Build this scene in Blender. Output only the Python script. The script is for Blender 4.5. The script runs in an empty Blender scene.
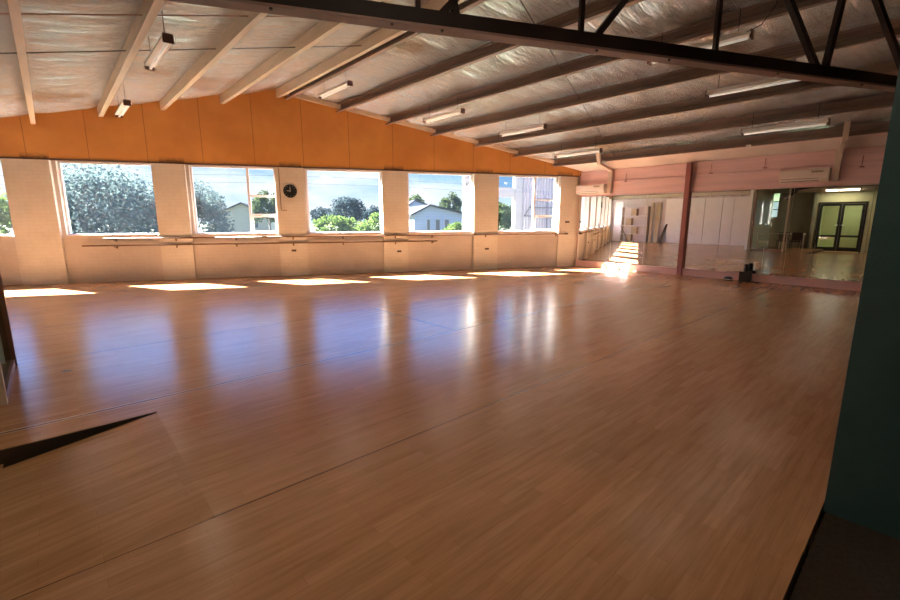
import bpy, bmesh, math, random
from mathutils import Vector, Matrix, noise
random.seed(7)
S = bpy.context.scene
COL = S.collection
PI = math.pi
GA = math.radians(-25)                     # direction of the window wall in plan
CG, SG = math.cos(GA), math.sin(GA)
def W(u, n, z=0.0):                        # window-wall frame (u along, n outwards) -> world
    return Vector((u*CG - n*SG, u*SG + n*CG, z))
def gable_y(x, n): return (n + SG*x)/CG    # world y of the line n = const at world x

# ------------------------------------------------------------------ materials
def new_mat(name):
    m = bpy.data.materials.new(name); m.use_nodes = True
    nt = m.node_tree; b = nt.nodes['Principled BSDF']
    return m, nt, b
def N(nt, t, **kw):
    n = nt.nodes.new(t)
    for k, v in kw.items():
        if hasattr(n, k): setattr(n, k, v)
        else: n.inputs[k].default_value = v
    return n
def coords(nt, scale=(1,1,1), rot=(0,0,0)):
    tc = N(nt, 'ShaderNodeTexCoord'); mp = N(nt, 'ShaderNodeMapping')
    mp.inputs['Scale'].default_value = scale; mp.inputs['Rotation'].default_value = rot
    nt.links.new(tc.outputs['Object'], mp.inputs['Vector']); return mp.outputs['Vector']
def ramp(nt, fac, stops):
    r = N(nt, 'ShaderNodeValToRGB'); e = r.color_ramp.elements
    while len(e) < len(stops): e.new(0.5)
    for i, (p, c) in enumerate(stops):
        e[i].position = p; e[i].color = (*c, 1) if len(c) == 3 else c
    nt.links.new(fac, r.inputs['Fac']); return r.outputs['Color']
def mixc(nt, fac, a, b, mode='MIX'):
    m = N(nt, 'ShaderNodeMix', data_type='RGBA', blend_type=mode)
    for s, v in ((0, fac), (6, a), (7, b)):
        if isinstance(v, (int, float)): m.inputs[s].default_value = v
        elif isinstance(v, tuple): m.inputs[s].default_value = (*v, 1)
        else: nt.links.new(v, m.inputs[s])
    return m.outputs[2]
def math_n(nt, op, a, b=None, c=None):
    m = N(nt, 'ShaderNodeMath', operation=op)
    for i, v in enumerate((a, b, c)):
        if v is None: continue
        if isinstance(v, (int, float)): m.inputs[i].default_value = v
        else: nt.links.new(v, m.inputs[i])
    return m.outputs[0]
def plain(name, col, rough=0.6, metal=0.0, var=0.12, vscale=3.0, bump=0.0, bscale=40, spec=0.5, emit=None, es=0, vs=(1,1,1)):
    m, nt, b = new_mat(name)
    v = coords(nt, vs)
    nz = N(nt, 'ShaderNodeTexNoise', Scale=vscale, Detail=4.0); nt.links.new(v, nz.inputs['Vector'])
    lo = tuple(c*(1-var) for c in col); hi = tuple(min(1, c*(1+var)) for c in col)
    nt.links.new(ramp(nt, nz.outputs['Fac'], [(0.3, lo), (0.7, hi)]), b.inputs['Base Color'])
    b.inputs['Roughness'].default_value = rough; b.inputs['Metallic'].default_value = metal
    b.inputs['Specular IOR Level'].default_value = spec
    if bump:
        n2 = N(nt, 'ShaderNodeTexNoise', Scale=bscale, Detail=3.0); nt.links.new(v, n2.inputs['Vector'])
        bp = N(nt, 'ShaderNodeBump', Strength=bump, Distance=0.01)
        nt.links.new(n2.outputs['Fac'], bp.inputs['Height']); nt.links.new(bp.outputs['Normal'], b.inputs['Normal'])
    if emit:
        b.inputs['Emission Color'].default_value = (*emit, 1); b.inputs['Emission Strength'].default_value = es
    return m
def brick_mat(name, col, mortar, axes='uz'):
    m, nt, b = new_mat(name)
    tc = N(nt, 'ShaderNodeTexCoord'); sp = N(nt, 'ShaderNodeSeparateXYZ'); cb = N(nt, 'ShaderNodeCombineXYZ')
    nt.links.new(tc.outputs['Object'], sp.inputs[0])
    nt.links.new(sp.outputs[0], cb.inputs[0]); nt.links.new(sp.outputs[2], cb.inputs[1])
    br = N(nt, 'ShaderNodeTexBrick'); nt.links.new(cb.outputs[0], br.inputs['Vector'])
    br.inputs['Scale'].default_value = 1.0; br.inputs['Brick Width'].default_value = 0.24
    br.inputs['Row Height'].default_value = 0.086; br.inputs['Mortar Size'].default_value = 0.005
    br.inputs['Mortar Smooth'].default_value = 0.6
    br.inputs['Color1'].default_value = (*col, 1); br.inputs['Color2'].default_value = (*[c*0.97 for c in col], 1)
    br.inputs['Mortar'].default_value = (*mortar, 1)
    nz = N(nt, 'ShaderNodeTexNoise', Scale=2.2, Detail=5.0); nt.links.new(tc.outputs['Object'], nz.inputs['Vector'])
    c = mixc(nt, 1.0, br.outputs['Color'], ramp(nt, nz.outputs['Fac'], [(0.3, (0.9,0.88,0.86)), (0.65, (1,1,1))]), 'MULTIPLY')
    nt.links.new(c, b.inputs['Base Color']); b.inputs['Roughness'].default_value = 0.55
    bp = N(nt, 'ShaderNodeBump', Strength=0.5, Distance=0.006); bp.invert = True
    nt.links.new(br.outputs['Fac'], bp.inputs['Height']); nt.links.new(bp.outputs['Normal'], b.inputs['Normal'])
    return m
def floor_mat():
    m, nt, b = new_mat('vinyl_wood_strip')
    v = coords(nt)
    br = N(nt, 'ShaderNodeTexBrick'); nt.links.new(v, br.inputs['Vector'])
    br.inputs['Scale'].default_value = 1.0; br.inputs['Brick Width'].default_value = 0.62
    br.inputs['Row Height'].default_value = 0.068; br.inputs['Mortar Size'].default_value = 0.0009
    br.offset = 0.37; br.inputs['Bias'].default_value = 0.0
    br.inputs['Color1'].default_value = (0.51,0.265,0.132,1); br.inputs['Color2'].default_value = (0.43,0.213,0.10,1)
    br.inputs['Mortar'].default_value = (0.36,0.175,0.075,1)
    g = N(nt, 'ShaderNodeTexNoise', Scale=1.0, Detail=6.0, Roughness=0.62)
    nt.links.new(coords(nt, (2.2, 26, 1)), g.inputs['Vector'])
    c = mixc(nt, 1.0, br.outputs['Color'], ramp(nt, g.outputs['Fac'], [(0.3, (0.80,0.76,0.72)), (0.6, (1.06,1.05,1.03))]), 'MULTIPLY')
    big = N(nt, 'ShaderNodeTexNoise', Scale=0.6, Detail=3.0); nt.links.new(v, big.inputs['Vector'])
    c = mixc(nt, 1.0, c, ramp(nt, big.outputs['Fac'], [(0.35, (0.93,0.93,0.93)), (0.65, (1.05,1.05,1.05))]), 'MULTIPLY')
    sp = N(nt, 'ShaderNodeSeparateXYZ'); nt.links.new(v, sp.inputs[0])
    X, Y = sp.outputs[0], sp.outputs[1]
    def line(co, at, w): return math_n(nt, 'LESS_THAN', math_n(nt, 'ABSOLUTE', math_n(nt, 'SUBTRACT', co, at)), w)
    dark = None
    for y0, w in ((2.30,0.006), (6.32,0.007), (8.3,0.006), (10.3,0.006)):
        l = line(Y, y0, w); dark = l if dark is None else math_n(nt, 'MAXIMUM', dark, l)
    xl = math_n(nt, 'MULTIPLY', line(X, 3.97, 0.012), math_n(nt, 'MULTIPLY', math_n(nt, 'GREATER_THAN', Y, 4.3), math_n(nt, 'LESS_THAN', Y, 6.32)))
    dark = math_n(nt, 'MAXIMUM', dark, xl)
    dark = math_n(nt, 'MAXIMUM', dark, line(Y, 4.29, 0.007))
    c = mixc(nt, dark, c, (0.09,0.04,0.02))
    lite = math_n(nt, 'MAXIMUM', line(Y, 4.315, 0.008), line(Y, 4.268, 0.005))
    c = mixc(nt, lite, c, (0.62,0.45,0.33))
    nt.links.new(c, b.inputs['Base Color'])
    rn = N(nt, 'ShaderNodeTexNoise', Scale=1.3, Detail=6.0); nt.links.new(v, rn.inputs['Vector'])
    r = N(nt, 'ShaderNodeMapRange'); nt.links.new(rn.outputs['Fac'], r.inputs['Value'])
    r.inputs['From Min'].default_value = 0.3; r.inputs['From Max'].default_value = 0.7
    r.inputs['To Min'].default_value = 0.19; r.inputs['To Max'].default_value = 0.24
    nt.links.new(r.outputs[0], b.inputs['Roughness'])
    b.inputs['Specular IOR Level'].default_value = 0.6
    wv = N(nt, 'ShaderNodeTexNoise', Scale=1.0, Detail=2.0); nt.links.new(coords(nt, (0.5, 5, 1)), wv.inputs['Vector'])
    bp = N(nt, 'ShaderNodeBump', Strength=0.05, Distance=0.006)
    nt.links.new(wv.outputs['Fac'], bp.inputs['Height']); nt.links.new(bp.outputs['Normal'], b.inputs['Normal'])
    return m
def ply_mat():
    m, nt, b = new_mat('orange_board')
    v = coords(nt)
    nz = N(nt, 'ShaderNodeTexNoise', Scale=0.9, Detail=6.0, Roughness=0.6); nt.links.new(v, nz.inputs['Vector'])
    c = ramp(nt, nz.outputs['Fac'], [(0.28, (0.52,0.215,0.045)), (0.7, (0.68,0.315,0.075))])
    sp = N(nt, 'ShaderNodeSeparateXYZ'); nt.links.new(v, sp.inputs[0])
    fr = math_n(nt, 'FRACT', math_n(nt, 'DIVIDE', math_n(nt, 'ADD', sp.outputs[0], 4.9+11.8), 1.18))
    ln = math_n(nt, 'LESS_THAN', fr, 0.012)
    c = mixc(nt, math_n(nt, 'MULTIPLY', ln, 0.6), c, (0.13,0.04,0.01))
    # soot marks above each brick pier
    pf = math_n(nt, 'ABSOLUTE', math_n(nt, 'SUBTRACT', math_n(nt, 'FRACT', math_n(nt, 'DIVIDE', math_n(nt, 'ADD', sp.outputs[0], 3.27+13.5), 2.71)), 0.5))
    pm = math_n(nt, 'GREATER_THAN', pf, 0.40)
    zf = N(nt, 'ShaderNodeMapRange'); nt.links.new(sp.outputs[2], zf.inputs['Value'])
    zf.inputs['From Min'].default_value = 2.86; zf.inputs['From Max'].default_value = 3.0
    zf.inputs['To Min'].default_value = 0.75; zf.inputs['To Max'].default_value = 0.0
    n2 = N(nt, 'ShaderNodeTexNoise', Scale=14.0, Detail=4.0); nt.links.new(v, n2.inputs['Vector'])
    s = math_n(nt, 'MULTIPLY', math_n(nt, 'MULTIPLY', pm, zf.outputs[0]), math_n(nt, 'MULTIPLY', n2.outputs['Fac'], 1.7))
    c = mixc(nt, s, c, (0.06,0.02,0.008))
    nt.links.new(c, b.inputs['Base Color']); b.inputs['Roughness'].default_value = 0.55
    return m
def foil_mat():
    m, nt, b = new_mat('silver_foil')
    v = coords(nt)
    nz = N(nt, 'ShaderNodeTexNoise', Scale=0.55, Detail=5.0); nt.links.new(v, nz.inputs['Vector'])
    c = ramp(nt, nz.outputs['Fac'], [(0.34, (0.64,0.52,0.43)), (0.44, (0.90,0.92,0.94)), (0.66, (0.96,0.98,1.0))])
    nt.links.new(c, b.inputs['Base Color'])
    b.inputs['Metallic'].default_value = 0.72; b.inputs['Roughness'].default_value = 0.22
    w1 = N(nt, 'ShaderNodeTexNoise', Scale=1.0, Detail=7.0, Roughness=0.6); nt.links.new(coords(nt, (1.0, 13, 1)), w1.inputs['Vector'])
    w2 = N(nt, 'ShaderNodeTexNoise', Scale=5.0, Detail=5.0); nt.links.new(v, w2.inputs['Vector'])
    rg = math_n(nt, 'ABSOLUTE', math_n(nt, 'SUBTRACT', w1.outputs['Fac'], 0.5))
    s = math_n(nt, 'ADD', math_n(nt, 'MULTIPLY', rg, -2.0), math_n(nt, 'MULTIPLY', w2.outputs['Fac'], 0.4))
    bp = N(nt, 'ShaderNodeBump', Strength=1.0, Distance=0.2)
    nt.links.new(s, bp.inputs['Height']); nt.links.new(bp.outputs['Normal'], b.inputs['Normal'])
    return m
def glass_mat(name, tint=(0.94,0.97,1.0), haze=0.0, gl=0.06, hcol=(0.8,0.88,1.0)):
    m = bpy.data.materials.new(name); m.use_nodes = True; nt = m.node_tree; nt.nodes.clear()
    out = N(nt, 'ShaderNodeOutputMaterial'); tr = N(nt, 'ShaderNodeBsdfTransparent'); tr.inputs[0].default_value = (*tint, 1)
    g = N(nt, 'ShaderNodeBsdfGlossy', Roughness=0.02); g.inputs[0].default_value = (1,1,1,1)
    mx = N(nt, 'ShaderNodeMixShader'); mx.inputs[0].default_value = gl
    nt.links.new(tr.outputs[0], mx.inputs[1]); nt.links.new(g.outputs[0], mx.inputs[2])
    last = mx
    if haze:
        d = N(nt, 'ShaderNodeBsdfTranslucent'); d.inputs[0].default_value = (*hcol, 1)
        m2 = N(nt, 'ShaderNodeMixShader'); m2.inputs[0].default_value = haze
        nt.links.new(mx.outputs[0], m2.inputs[1]); nt.links.new(d.outputs[0], m2.inputs[2]); last = m2
    nt.links.new(last.outputs[0], out.inputs['Surface']); return m
def leaf_mat(name, a, bcol):
    m, nt, b = new_mat(name)
    nz = N(nt, 'ShaderNodeTexNoise', Scale=1.7, Detail=3.0); nt.links.new(coords(nt), nz.inputs['Vector'])
    nt.links.new(ramp(nt, nz.outputs['Fac'], [(0.35, a), (0.65, bcol)]), b.inputs['Base Color'])
    b.inputs['Roughness'].default_value = 0.9; b.inputs['Specular IOR Level'].default_value = 0.0
    t = N(nt, 'ShaderNodeBsdfTranslucent'); t.inputs[0].default_value = (*[min(1, c*1.3) for c in bcol], 1)
    mx = N(nt, 'ShaderNodeMixShader'); mx.inputs[0].default_value = 0.22
    out = nt.nodes['Material Output']
    nt.links.new(b.outputs[0], mx.inputs[1]); nt.links.new(t.outputs[0], mx.inputs[2]); nt.links.new(mx.outputs[0], out.inputs['Surface'])
    return m
def stripe_mat(name, col, dark, pitch, axis=0, frac=0.12, rough=0.6):
    m, nt, b = new_mat(name)
    sp = N(nt, 'ShaderNodeSeparateXYZ'); nt.links.new(coords(nt), sp.inputs[0])
    fr = math_n(nt, 'FRACT', math_n(nt, 'DIVIDE', math_n(nt, 'ADD', sp.outputs[axis], 50.0), pitch))
    c = mixc(nt, math_n(nt, 'LESS_THAN', fr, frac), col, dark)
    nt.links.new(c, b.inputs['Base Color']); b.inputs['Roughness'].default_value = rough
    return m

M = {}
M['floor'] = floor_mat()
M['ply'] = ply_mat()
M['foil'] = foil_mat()
M['brick'] = brick_mat('painted_brick', (0.66,0.61,0.545), (0.57,0.52,0.46))
M['brick_low'] = brick_mat('painted_brick_low', (0.61,0.54,0.49), (0.54,0.475,0.43))
M['pink'] = plain('pink_paint', (0.77,0.51,0.50), 0.55, var=0.08, vscale=1.2)
M['pink_board'] = plain('pink_board', (0.74,0.48,0.45), 0.5, var=0.1, vscale=1.5, vs=(1,0.4,6))
M['beige'] = plain('beige_lining', (0.68,0.57,0.50), 0.6, var=0.12, vscale=1.2)
M['alcove'] = plain('dusty_pink_wall', (0.56,0.47,0.46), 0.65, var=0.06)
M['white'] = plain('white_wall', (0.78,0.74,0.72), 0.6, var=0.04)
M['grey_wall'] = plain('olive_grey_wall', (0.30,0.28,0.19), 0.7, var=0.1)
M['olive_wall'] = plain('cream_olive_wall', (0.50,0.47,0.27), 0.7, var=0.06)
M['green'] = plain('teal_paint', (0.036,0.085,0.092), 0.5, var=0.08, vscale=8, bump=0.25, bscale=160)
M['carpet'] = plain('dark_carpet', (0.035,0.022,0.012), 0.95, var=0.35, vscale=60, bump=0.6, bscale=300)
M['cream_timber'] = plain('cream_steel', (0.52,0.42,0.30), 0.5, var=0.12, vscale=2.0, vs=(4,0.6,4))
M['brown_steel'] = plain('brown_primer_steel', (0.22,0.145,0.11), 0.5, var=0.15, vscale=2.0, vs=(4,0.6,4))
M['truss'] = plain('dark_truss_steel', (0.022,0.012,0.010), 0.6, var=0.2, spec=0.2)
M['flange'] = plain('flange_bounce_tint', (0.26,0.155,0.125), 0.6)  # truss underside: light bounced off the floor put into the colour
M['strip'] = plain('cream_strip', (0.72,0.60,0.46), 0.6)
M['white_metal'] = plain('white_enamel', (0.80,0.76,0.72), 0.4, var=0.03)
M['tube'] = plain('tube_glass', (0.85,0.83,0.80), 0.25, var=0.01, emit=(1.0,0.88,0.74), es=0.3)  # unlit hall tubes given a faint added glow
M['tube_on'] = plain('tube_lit', (1,1,1), 0.3, var=0.0, emit=(1.0,0.95,0.75), es=9)
M['cap'] = plain('brown_cap', (0.12,0.05,0.035), 0.6)
M['wire'] = plain('dark_wire', (0.035,0.025,0.02), 0.5)
M['rail'] = plain('dark_timber_rail', (0.16,0.085,0.045), 0.35, var=0.25, vscale=6)
M['frame_white'] = plain('white_window_frame', (0.74,0.72,0.74), 0.4, var=0.04)
M['lintel'] = plain('brown_lintel', (0.10,0.045,0.03), 0.6)
M['black'] = plain('black_plastic', (0.008,0.008,0.009), 0.35, var=0.1)
M['black_frame'] = plain('black_door_frame', (0.006,0.006,0.006), 0.4, var=0.1)
M['hand'] = plain('pale_clock_hand', (0.7,0.72,0.75), 0.4)
M['column'] = plain('maroon_steel', (0.30,0.10,0.085), 0.5, var=0.12)
M['cream'] = plain('cream_plastic', (0.74,0.62,0.52), 0.45, var=0.04)
M['duct'] = plain('cream_duct', (0.64,0.50,0.40), 0.45, var=0.06)
M['slot'] = plain('dark_slot', (0.07,0.04,0.035), 0.5)
M['mark'] = plain('brown_logo', (0.25,0.12,0.05), 0.5)
M['mirror'], _nt, _b = new_mat('mirror_silver')
_b.inputs['Base Color'].default_value = (0.86,0.87,0.86,1); _b.inputs['Metallic'].default_value = 1.0; _b.inputs['Roughness'].default_value = 0.0
M['mirror_edge'] = plain('mirror_edge', (0.78,0.76,0.66), 0.2)
M['brown_frame'] = plain('brown_timber', (0.20,0.085,0.055), 0.45, var=0.15, vscale=5)
M['cream_frame'] = plain('cream_timber_post', (0.55,0.45,0.34), 0.5)
M['glass'] = glass_mat('window_glass', haze=0.002, hcol=(0.5,0.72,1.0))
M['glass_in'] = glass_mat('partition_glass', tint=(0.78,0.86,0.80), gl=0.03)
M['cardboard'] = plain('brown_card', (0.42,0.29,0.17), 0.7)
M['brown_board'] = plain('tan_board', (0.36,0.27,0.16), 0.6)
M['dark_item'] = plain('dark_brown_item', (0.05,0.03,0.02), 0.6)
M['pink_white'] = plain('pinkish_white', (0.76,0.68,0.68), 0.5, var=0.03)
M['leaf_blue'] = leaf_mat('leaf_blue_green', (0.045,0.070,0.074), (0.085,0.122,0.122))
M['leaf_mid'] = leaf_mat('leaf_olive', (0.022,0.034,0.014), (0.05,0.068,0.03))
M['leaf_light'] = leaf_mat('leaf_light_green', (0.05,0.085,0.02), (0.10,0.15,0.04))
M['leaf_dark'] = leaf_mat('leaf_dark', (0.012,0.02,0.024), (0.03,0.044,0.05))
M['bark'] = plain('bark', (0.08,0.06,0.05), 0.9, var=0.3)
M['grass'] = plain('grass', (0.03,0.045,0.015), 0.9, var=0.3, vscale=0.6)
M['board_house'] = stripe_mat('blue_weatherboard', (0.20,0.24,0.32), (0.13,0.16,0.22), 0.2, 2, 0.12)
M['cream_house'] = stripe_mat('cream_weatherboard', (0.30,0.28,0.22), (0.22,0.2,0.16), 0.2, 2, 0.12)
M['roof'] = plain('slate_roof', (0.03,0.032,0.042), 0.9, spec=0.0, var=0.15)
M['corr'] = stripe_mat('white_corrugated', (0.32,0.32,0.36), (0.17,0.17,0.22), 0.13, 0, 0.22)
M['ext_white'] = plain('exterior_white', (0.23,0.24,0.26), 0.5, var=0.03)
M['pipe_dark'] = plain('dark_pipe', (0.05,0.05,0.06), 0.5)

# ------------------------------------------------------------------ mesh helpers
class MB:
    def __init__(s): s.v = []; s.f = []
    def add(s, vs, fs):
        o = len(s.v); s.v += [tuple(v) for v in vs]; s.f += [tuple(i+o for i in f) for f in fs]; return s
    def box(s, x0, x1, y0, y1, z0, z1):
        vs = [(x, y, z) for z in (z0, z1) for y in (y0, y1) for x in (x0, x1)]
        return s.add(vs, [(0,2,3,1), (4,5,7,6), (0,1,5,4), (2,6,7,3), (0,4,6,2), (1,3,7,5)])
    def prism(s, poly, a, b):          # poly of world points swept from offset a to offset b
        n = len(poly); a = Vector(a); b = Vector(b)
        vs = [Vector(p)+a for p in poly] + [Vector(p)+b for p in poly]
        fs = [tuple(range(n))[::-1], tuple(range(n, 2*n))] + [(i, (i+1) % n, n+(i+1) % n, n+i) for i in range(n)]
        return s.add(vs, fs)
    def bar(s, p, q, w, h, up=(0,0,1)):    # rectangular bar between two points
        p = Vector(p); q = Vector(q); d = (q-p).normalized(); u = Vector(up)
        if abs(d.dot(u)) > 0.99: u = Vector((1,0,0))
        a = d.cross(u).normalized(); b2 = a.cross(d).normalized()
        vs = [e + a*sx*w/2 + b2*sy*h/2 for e in (p, q) for sx, sy in ((-1,-1), (1,-1), (1,1), (-1,1))]
        return s.add(vs, [(0,1,2,3), (7,6,5,4), (0,4,5,1), (1,5,6,2), (2,6,7,3), (3,7,4,0)])
    def tube(s, pts, r, seg=10):
        pts = [Vector(p) for p in pts]; rs = r if isinstance(r, (list, tuple)) else [r]*len(pts); base = len(s.v)
        for i, p in enumerate(pts):
            d = (pts[min(i+1, len(pts)-1)] - pts[max(i-1, 0)]).normalized()
            u = Vector((0,0,1)) if abs(d.z) < 0.9 else Vector((1,0,0))
            a = d.cross(u).normalized(); b2 = a.cross(d)
            for k in range(seg):
                t = 2*PI*k/seg; s.v.append(tuple(p + (a*math.cos(t) + b2*math.sin(t))*rs[i]))
        for i in range(len(pts)-1):
            for k in range(seg):
                k2 = (k+1) % seg; s.f.append((base+i*seg+k, base+i*seg+k2, base+(i+1)*seg+k2, base+(i+1)*seg+k))
        s.f.append(tuple(base+k for k in range(seg))[::-1]); s.f.append(tuple(base+(len(pts)-1)*seg+k for k in range(seg)))
        return s
    def lathe(s, prof, c=(0,0,0), seg=28):
        base = len(s.v); c = Vector(c)
        for r, z in prof:
            for k in range(seg):
                t = 2*PI*k/seg; s.v.append(tuple(c + Vector((r*math.cos(t), r*math.sin(t), z))))
        for i in range(len(prof)-1):
            for k in range(seg):
                k2 = (k+1) % seg; s.f.append((base+i*seg+k, base+i*seg+k2, base+(i+1)*seg+k2, base+(i+1)*seg+k))
        s.f.append(tuple(base+k for k in range(seg))[::-1]); s.f.append(tuple(base+(len(prof)-1)*seg+k for k in range(seg)))
        return s
    def build(s, name, mat, parent=None, rotz=0.0, loc=(0,0,0), smooth=False, bevel=0.0):
        me = bpy.data.meshes.new(name); me.from_pydata(s.v, [], s.f); me.validate(); me.materials.append(mat)
        bm = bmesh.new(); bm.from_mesh(me); bmesh.ops.recalc_face_normals(bm, faces=bm.faces); bm.to_mesh(me); bm.free()
        if smooth:
            for p in me.polygons: p.use_smooth = True
        o = bpy.data.objects.new(name, me); COL.objects.link(o); o.rotation_euler = (0,0,rotz); o.location = loc
        if bevel:
            md = o.modifiers.new('bevel', 'BEVEL'); md.width = bevel; md.segments = 2; md.limit_method = 'ANGLE'
        if parent: o.parent = parent
        return o
def struct(o): o['kind'] = 'structure'; return o
def tag(o, label, cat, group=None):
    o['label'] = label; o['category'] = cat
    if group: o['group'] = group
    return o
def thing(name, label, cat, loc=(0,0,0), rotz=0.0, group=None):
    o = bpy.data.objects.new(name, None); o.empty_display_size = 0.1; COL.objects.link(o)
    o.location = loc; o.rotation_euler = (0,0,rotz); return tag(o, label, cat, group)
def sthing(name, loc=(0,0,0), rotz=0.0):
    o = bpy.data.objects.new(name, None); o.empty_display_size = 0.1; COL.objects.link(o)
    o.location = loc; o.rotation_euler = (0,0,rotz); return struct(o)
def copy_tree(o, parent=None):
    kids = [c for c in bpy.data.objects if c.parent == o]
    c = o.copy(); COL.objects.link(c)
    if parent: c.parent = parent
    for k in kids: copy_tree(k, c)
    return c

# ------------------------------------------------------------------ roof geometry
RX = 4.7
def zf(x): return 4.72 - 0.2*abs(x-RX)      # foil underside
def zb(x): return 4.52 - 0.2*abs(x-RX)      # underside of the roof beams
XW = 12.75                                   # mirror wall
XL = -4.5                                    # wall opposite
NF = 12.6                                    # window wall inner face (lower brickwork)

# ------------------------------------------------------------------ setting
m = MB()
def gy(x): return gable_y(x, NF+0.12)
# studio floor, one vinyl surface with the ramp opening (x<0.45, 2.30<y<3.98)
def slab(m, poly, z0, z1): m.prism([(x, y, 0) for x, y in poly], (0,0,z0), (0,0,z1))
slab(m, [(0.45,0.23), (XW,0.23), (XW,gy(XW)), (0.45,gy(0.45))], -0.18, 0)
slab(m, [(XL,0.23), (0.45,0.23), (0.45,2.30), (XL,2.30)], -0.18, 0)
slab(m, [(XL,3.98), (0.45,3.98), (0.45,gy(0.45)), (XL,gy(XL))], -0.18, 0)
struct(m.build('floor', M['floor']))
m = MB(); m.box(XL-2.0, XW+0.2, -6.2, 0.215, -0.2, -0.03)
struct(m.build('floor_foyer', M['carpet']))
m = MB(); m.box(-6.4, -0.42, 2.30, 3.98, -0.2, -0.1)
struct(m.build('floor_lobby', M['floor']))
m = MB(); m.box(-4.0, 0.449, 3.972, 3.9795, -0.19, -0.004)
struct(m.build('trim_30', M['dark_item']))  # dark strip added, shade of the gap beside the ramp as colour
# ramp
m = MB(); m.add([(0.45,2.305,0.0), (0.45,3.962,0.0), (-0.42,3.90,-0.1), (-0.42,2.305,-0.1),
                 (0.45,2.305,-0.18), (0.45,3.962,-0.18), (-0.42,3.90,-0.18), (-0.42,2.305,-0.18)],
                [(0,1,2,3), (4,7,6,5), (0,4,5,1), (1,5,6,2), (2,6,7,3), (3,7,4,0)])
tag(m.build('ramp', M['floor']), 'short wood-look ramp sloping down into the studio floor at lower left', 'ramp')

# window wall: brickwork under and over the openings, in its own frame (u, n, z)
wins = [(-10.2,-9.2), (-8.45,-6.53), (-5.58,-3.66), (-2.88,-0.90), (-0.15,1.86), (2.60,4.57), (5.38,7.42)]
ZS, ZT = 1.12, 2.83
UL, UR = -10.86, 8.2
m = MB(); m.box(UL-0.2, UR, NF, NF+0.25, -0.2, ZS)
prev = UL-0.2
for a, b in wins: m.box(prev, a, NF, NF+0.25, ZS, ZT); prev = b
m.box(prev, UR, NF, NF+0.25, ZS, ZT)
struct(m.build('wall_far', M['brick_low'], rotz=GA))
# orange boarding above (follows the roof)
m = MB()
def uz_at_x(x, n): return (x + n*SG)/CG      # u where the line n crosses world x
def ply_poly(n):
    uL, uR_, uP = uz_at_x(XL, n), uz_at_x(XW, n), uz_at_x(RX, n)
    return [(uL, n, 2.86), (uR_, n, 2.86), (uR_, n, zf(XW)+0.05), (uP, n, zf(RX)+0.05), (uL, n, zf(XL)+0.05)]
p0, p1 = ply_poly(NF-0.05), ply_poly(NF+0.25)
m.add(p0+p1, [(0,1,2,3,4), (9,8,7,6,5)] + [(i, (i+1) % 5, 5+(i+1) % 5, 5+i) for i in range(5)])
struct(m.build('wall_gable', M['ply'], rotz=GA))
m = MB(); m.box(UL, UR-0.1, NF-0.07, NF+0.2, 2.825, 2.862)
struct(m.build('trim_1', M['lintel'], rotz=GA))
# cream strip where boarding meets the roof
m = MB(); n0 = NF-0.16
for xa, xb in ((RX, XW-0.05),):
    ua, ub = uz_at_x(xa, n0), uz_at_x(xb, n0)
    za, zb_ = zf(xa)-0.02, zf(xb)-0.02
    m.add([(ua,n0,za-0.10), (ub,n0,zb_-0.10), (ub,n0,zb_), (ua,n0,za), (ua,n0+0.08,za-0.10), (ub,n0+0.08,zb_-0.10), (ub,n0+0.08,zb_), (ua,n0+0.08,za)],
          [(0,1,2,3), (7,6,5,4), (0,4,5,1), (1,5,6,2), (2,6,7,3), (3,7,4,0)])
struct(m.build('trim_2', M['strip'], rotz=GA))
# brick piers
tn = 3
piers = [(-9.2,-8.45), (-6.53,-5.66), (-3.66,-2.95), (-0.90,-0.20), (1.86,2.56), (4.57,5.36)]
for a, b in piers:
    m = MB(); m.box(a, b, NF-0.09, NF, 0, 2.825)
    struct(m.build('trim_%d' % tn, M['brick'], rotz=GA)); tn += 1
m = MB(); m.box(7.46, 8.05, NF-0.06, NF, 0, 2.825)
struct(m.build('trim_%d' % tn, M['brick'], rotz=GA)); tn += 1

# windows
for i, (a, b) in enumerate(wins):
    root = sthing('window_%d' % (i+1), W((a+b)/2, NF+0.1, ZS), GA)
    h = (b-a)/2; H = ZT-ZS
    m = MB(); y0, y1 = -0.02, 0.06; t = 0.045
    m.box(-h, h, y0, y1, 0, t); m.box(-h, h, y0, y1, H-t, H); m.box(-h, -h+t, y0, y1, t, H-t); m.box(h-t, h, y0, y1, t, H-t)
    m.build('window_frame', M['frame_white'], root)
    m = MB(); m.box(-h+0.03, h-0.03, -0.18, y0, 0.0, 0.022); m.build('window_sill', M['frame_white'], root)
    m = MB(); m.box(-h+t, h-t, 0.018, 0.024, t, H-t); m.build('pane', M['glass'], root)
    if i in (3, 6):
        mu = 0.66 if i == 3 else 0.62
        ux = -h + 2*h*mu
        m = MB(); m.box(ux-0.03, ux+0.03, -0.015, 0.055, t, H-t); m.build('mullion', M['frame_white'], root)
        for zz in (0.50, 0.98):
            m = MB(); m.box(ux+0.03, h-t, -0.015, 0.055, zz-0.025, zz+0.025); m.build('transom', M['frame_white'], root)
        m = MB()
        for p in ((ux+0.03, ux+0.07, t, 0.475), (h-t-0.04, h-t, t, 0.475)): m.box(p[0], p[1], -0.02, 0.015, p[2], p[3])
        m.box(ux+0.07, h-t-0.04, -0.02, 0.015, t, t+0.04); m.box(ux+0.07, h-t-0.04, -0.02, 0.015, 0.435, 0.475)
        m.build('casement_frame', M['frame_white'], root)

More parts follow.
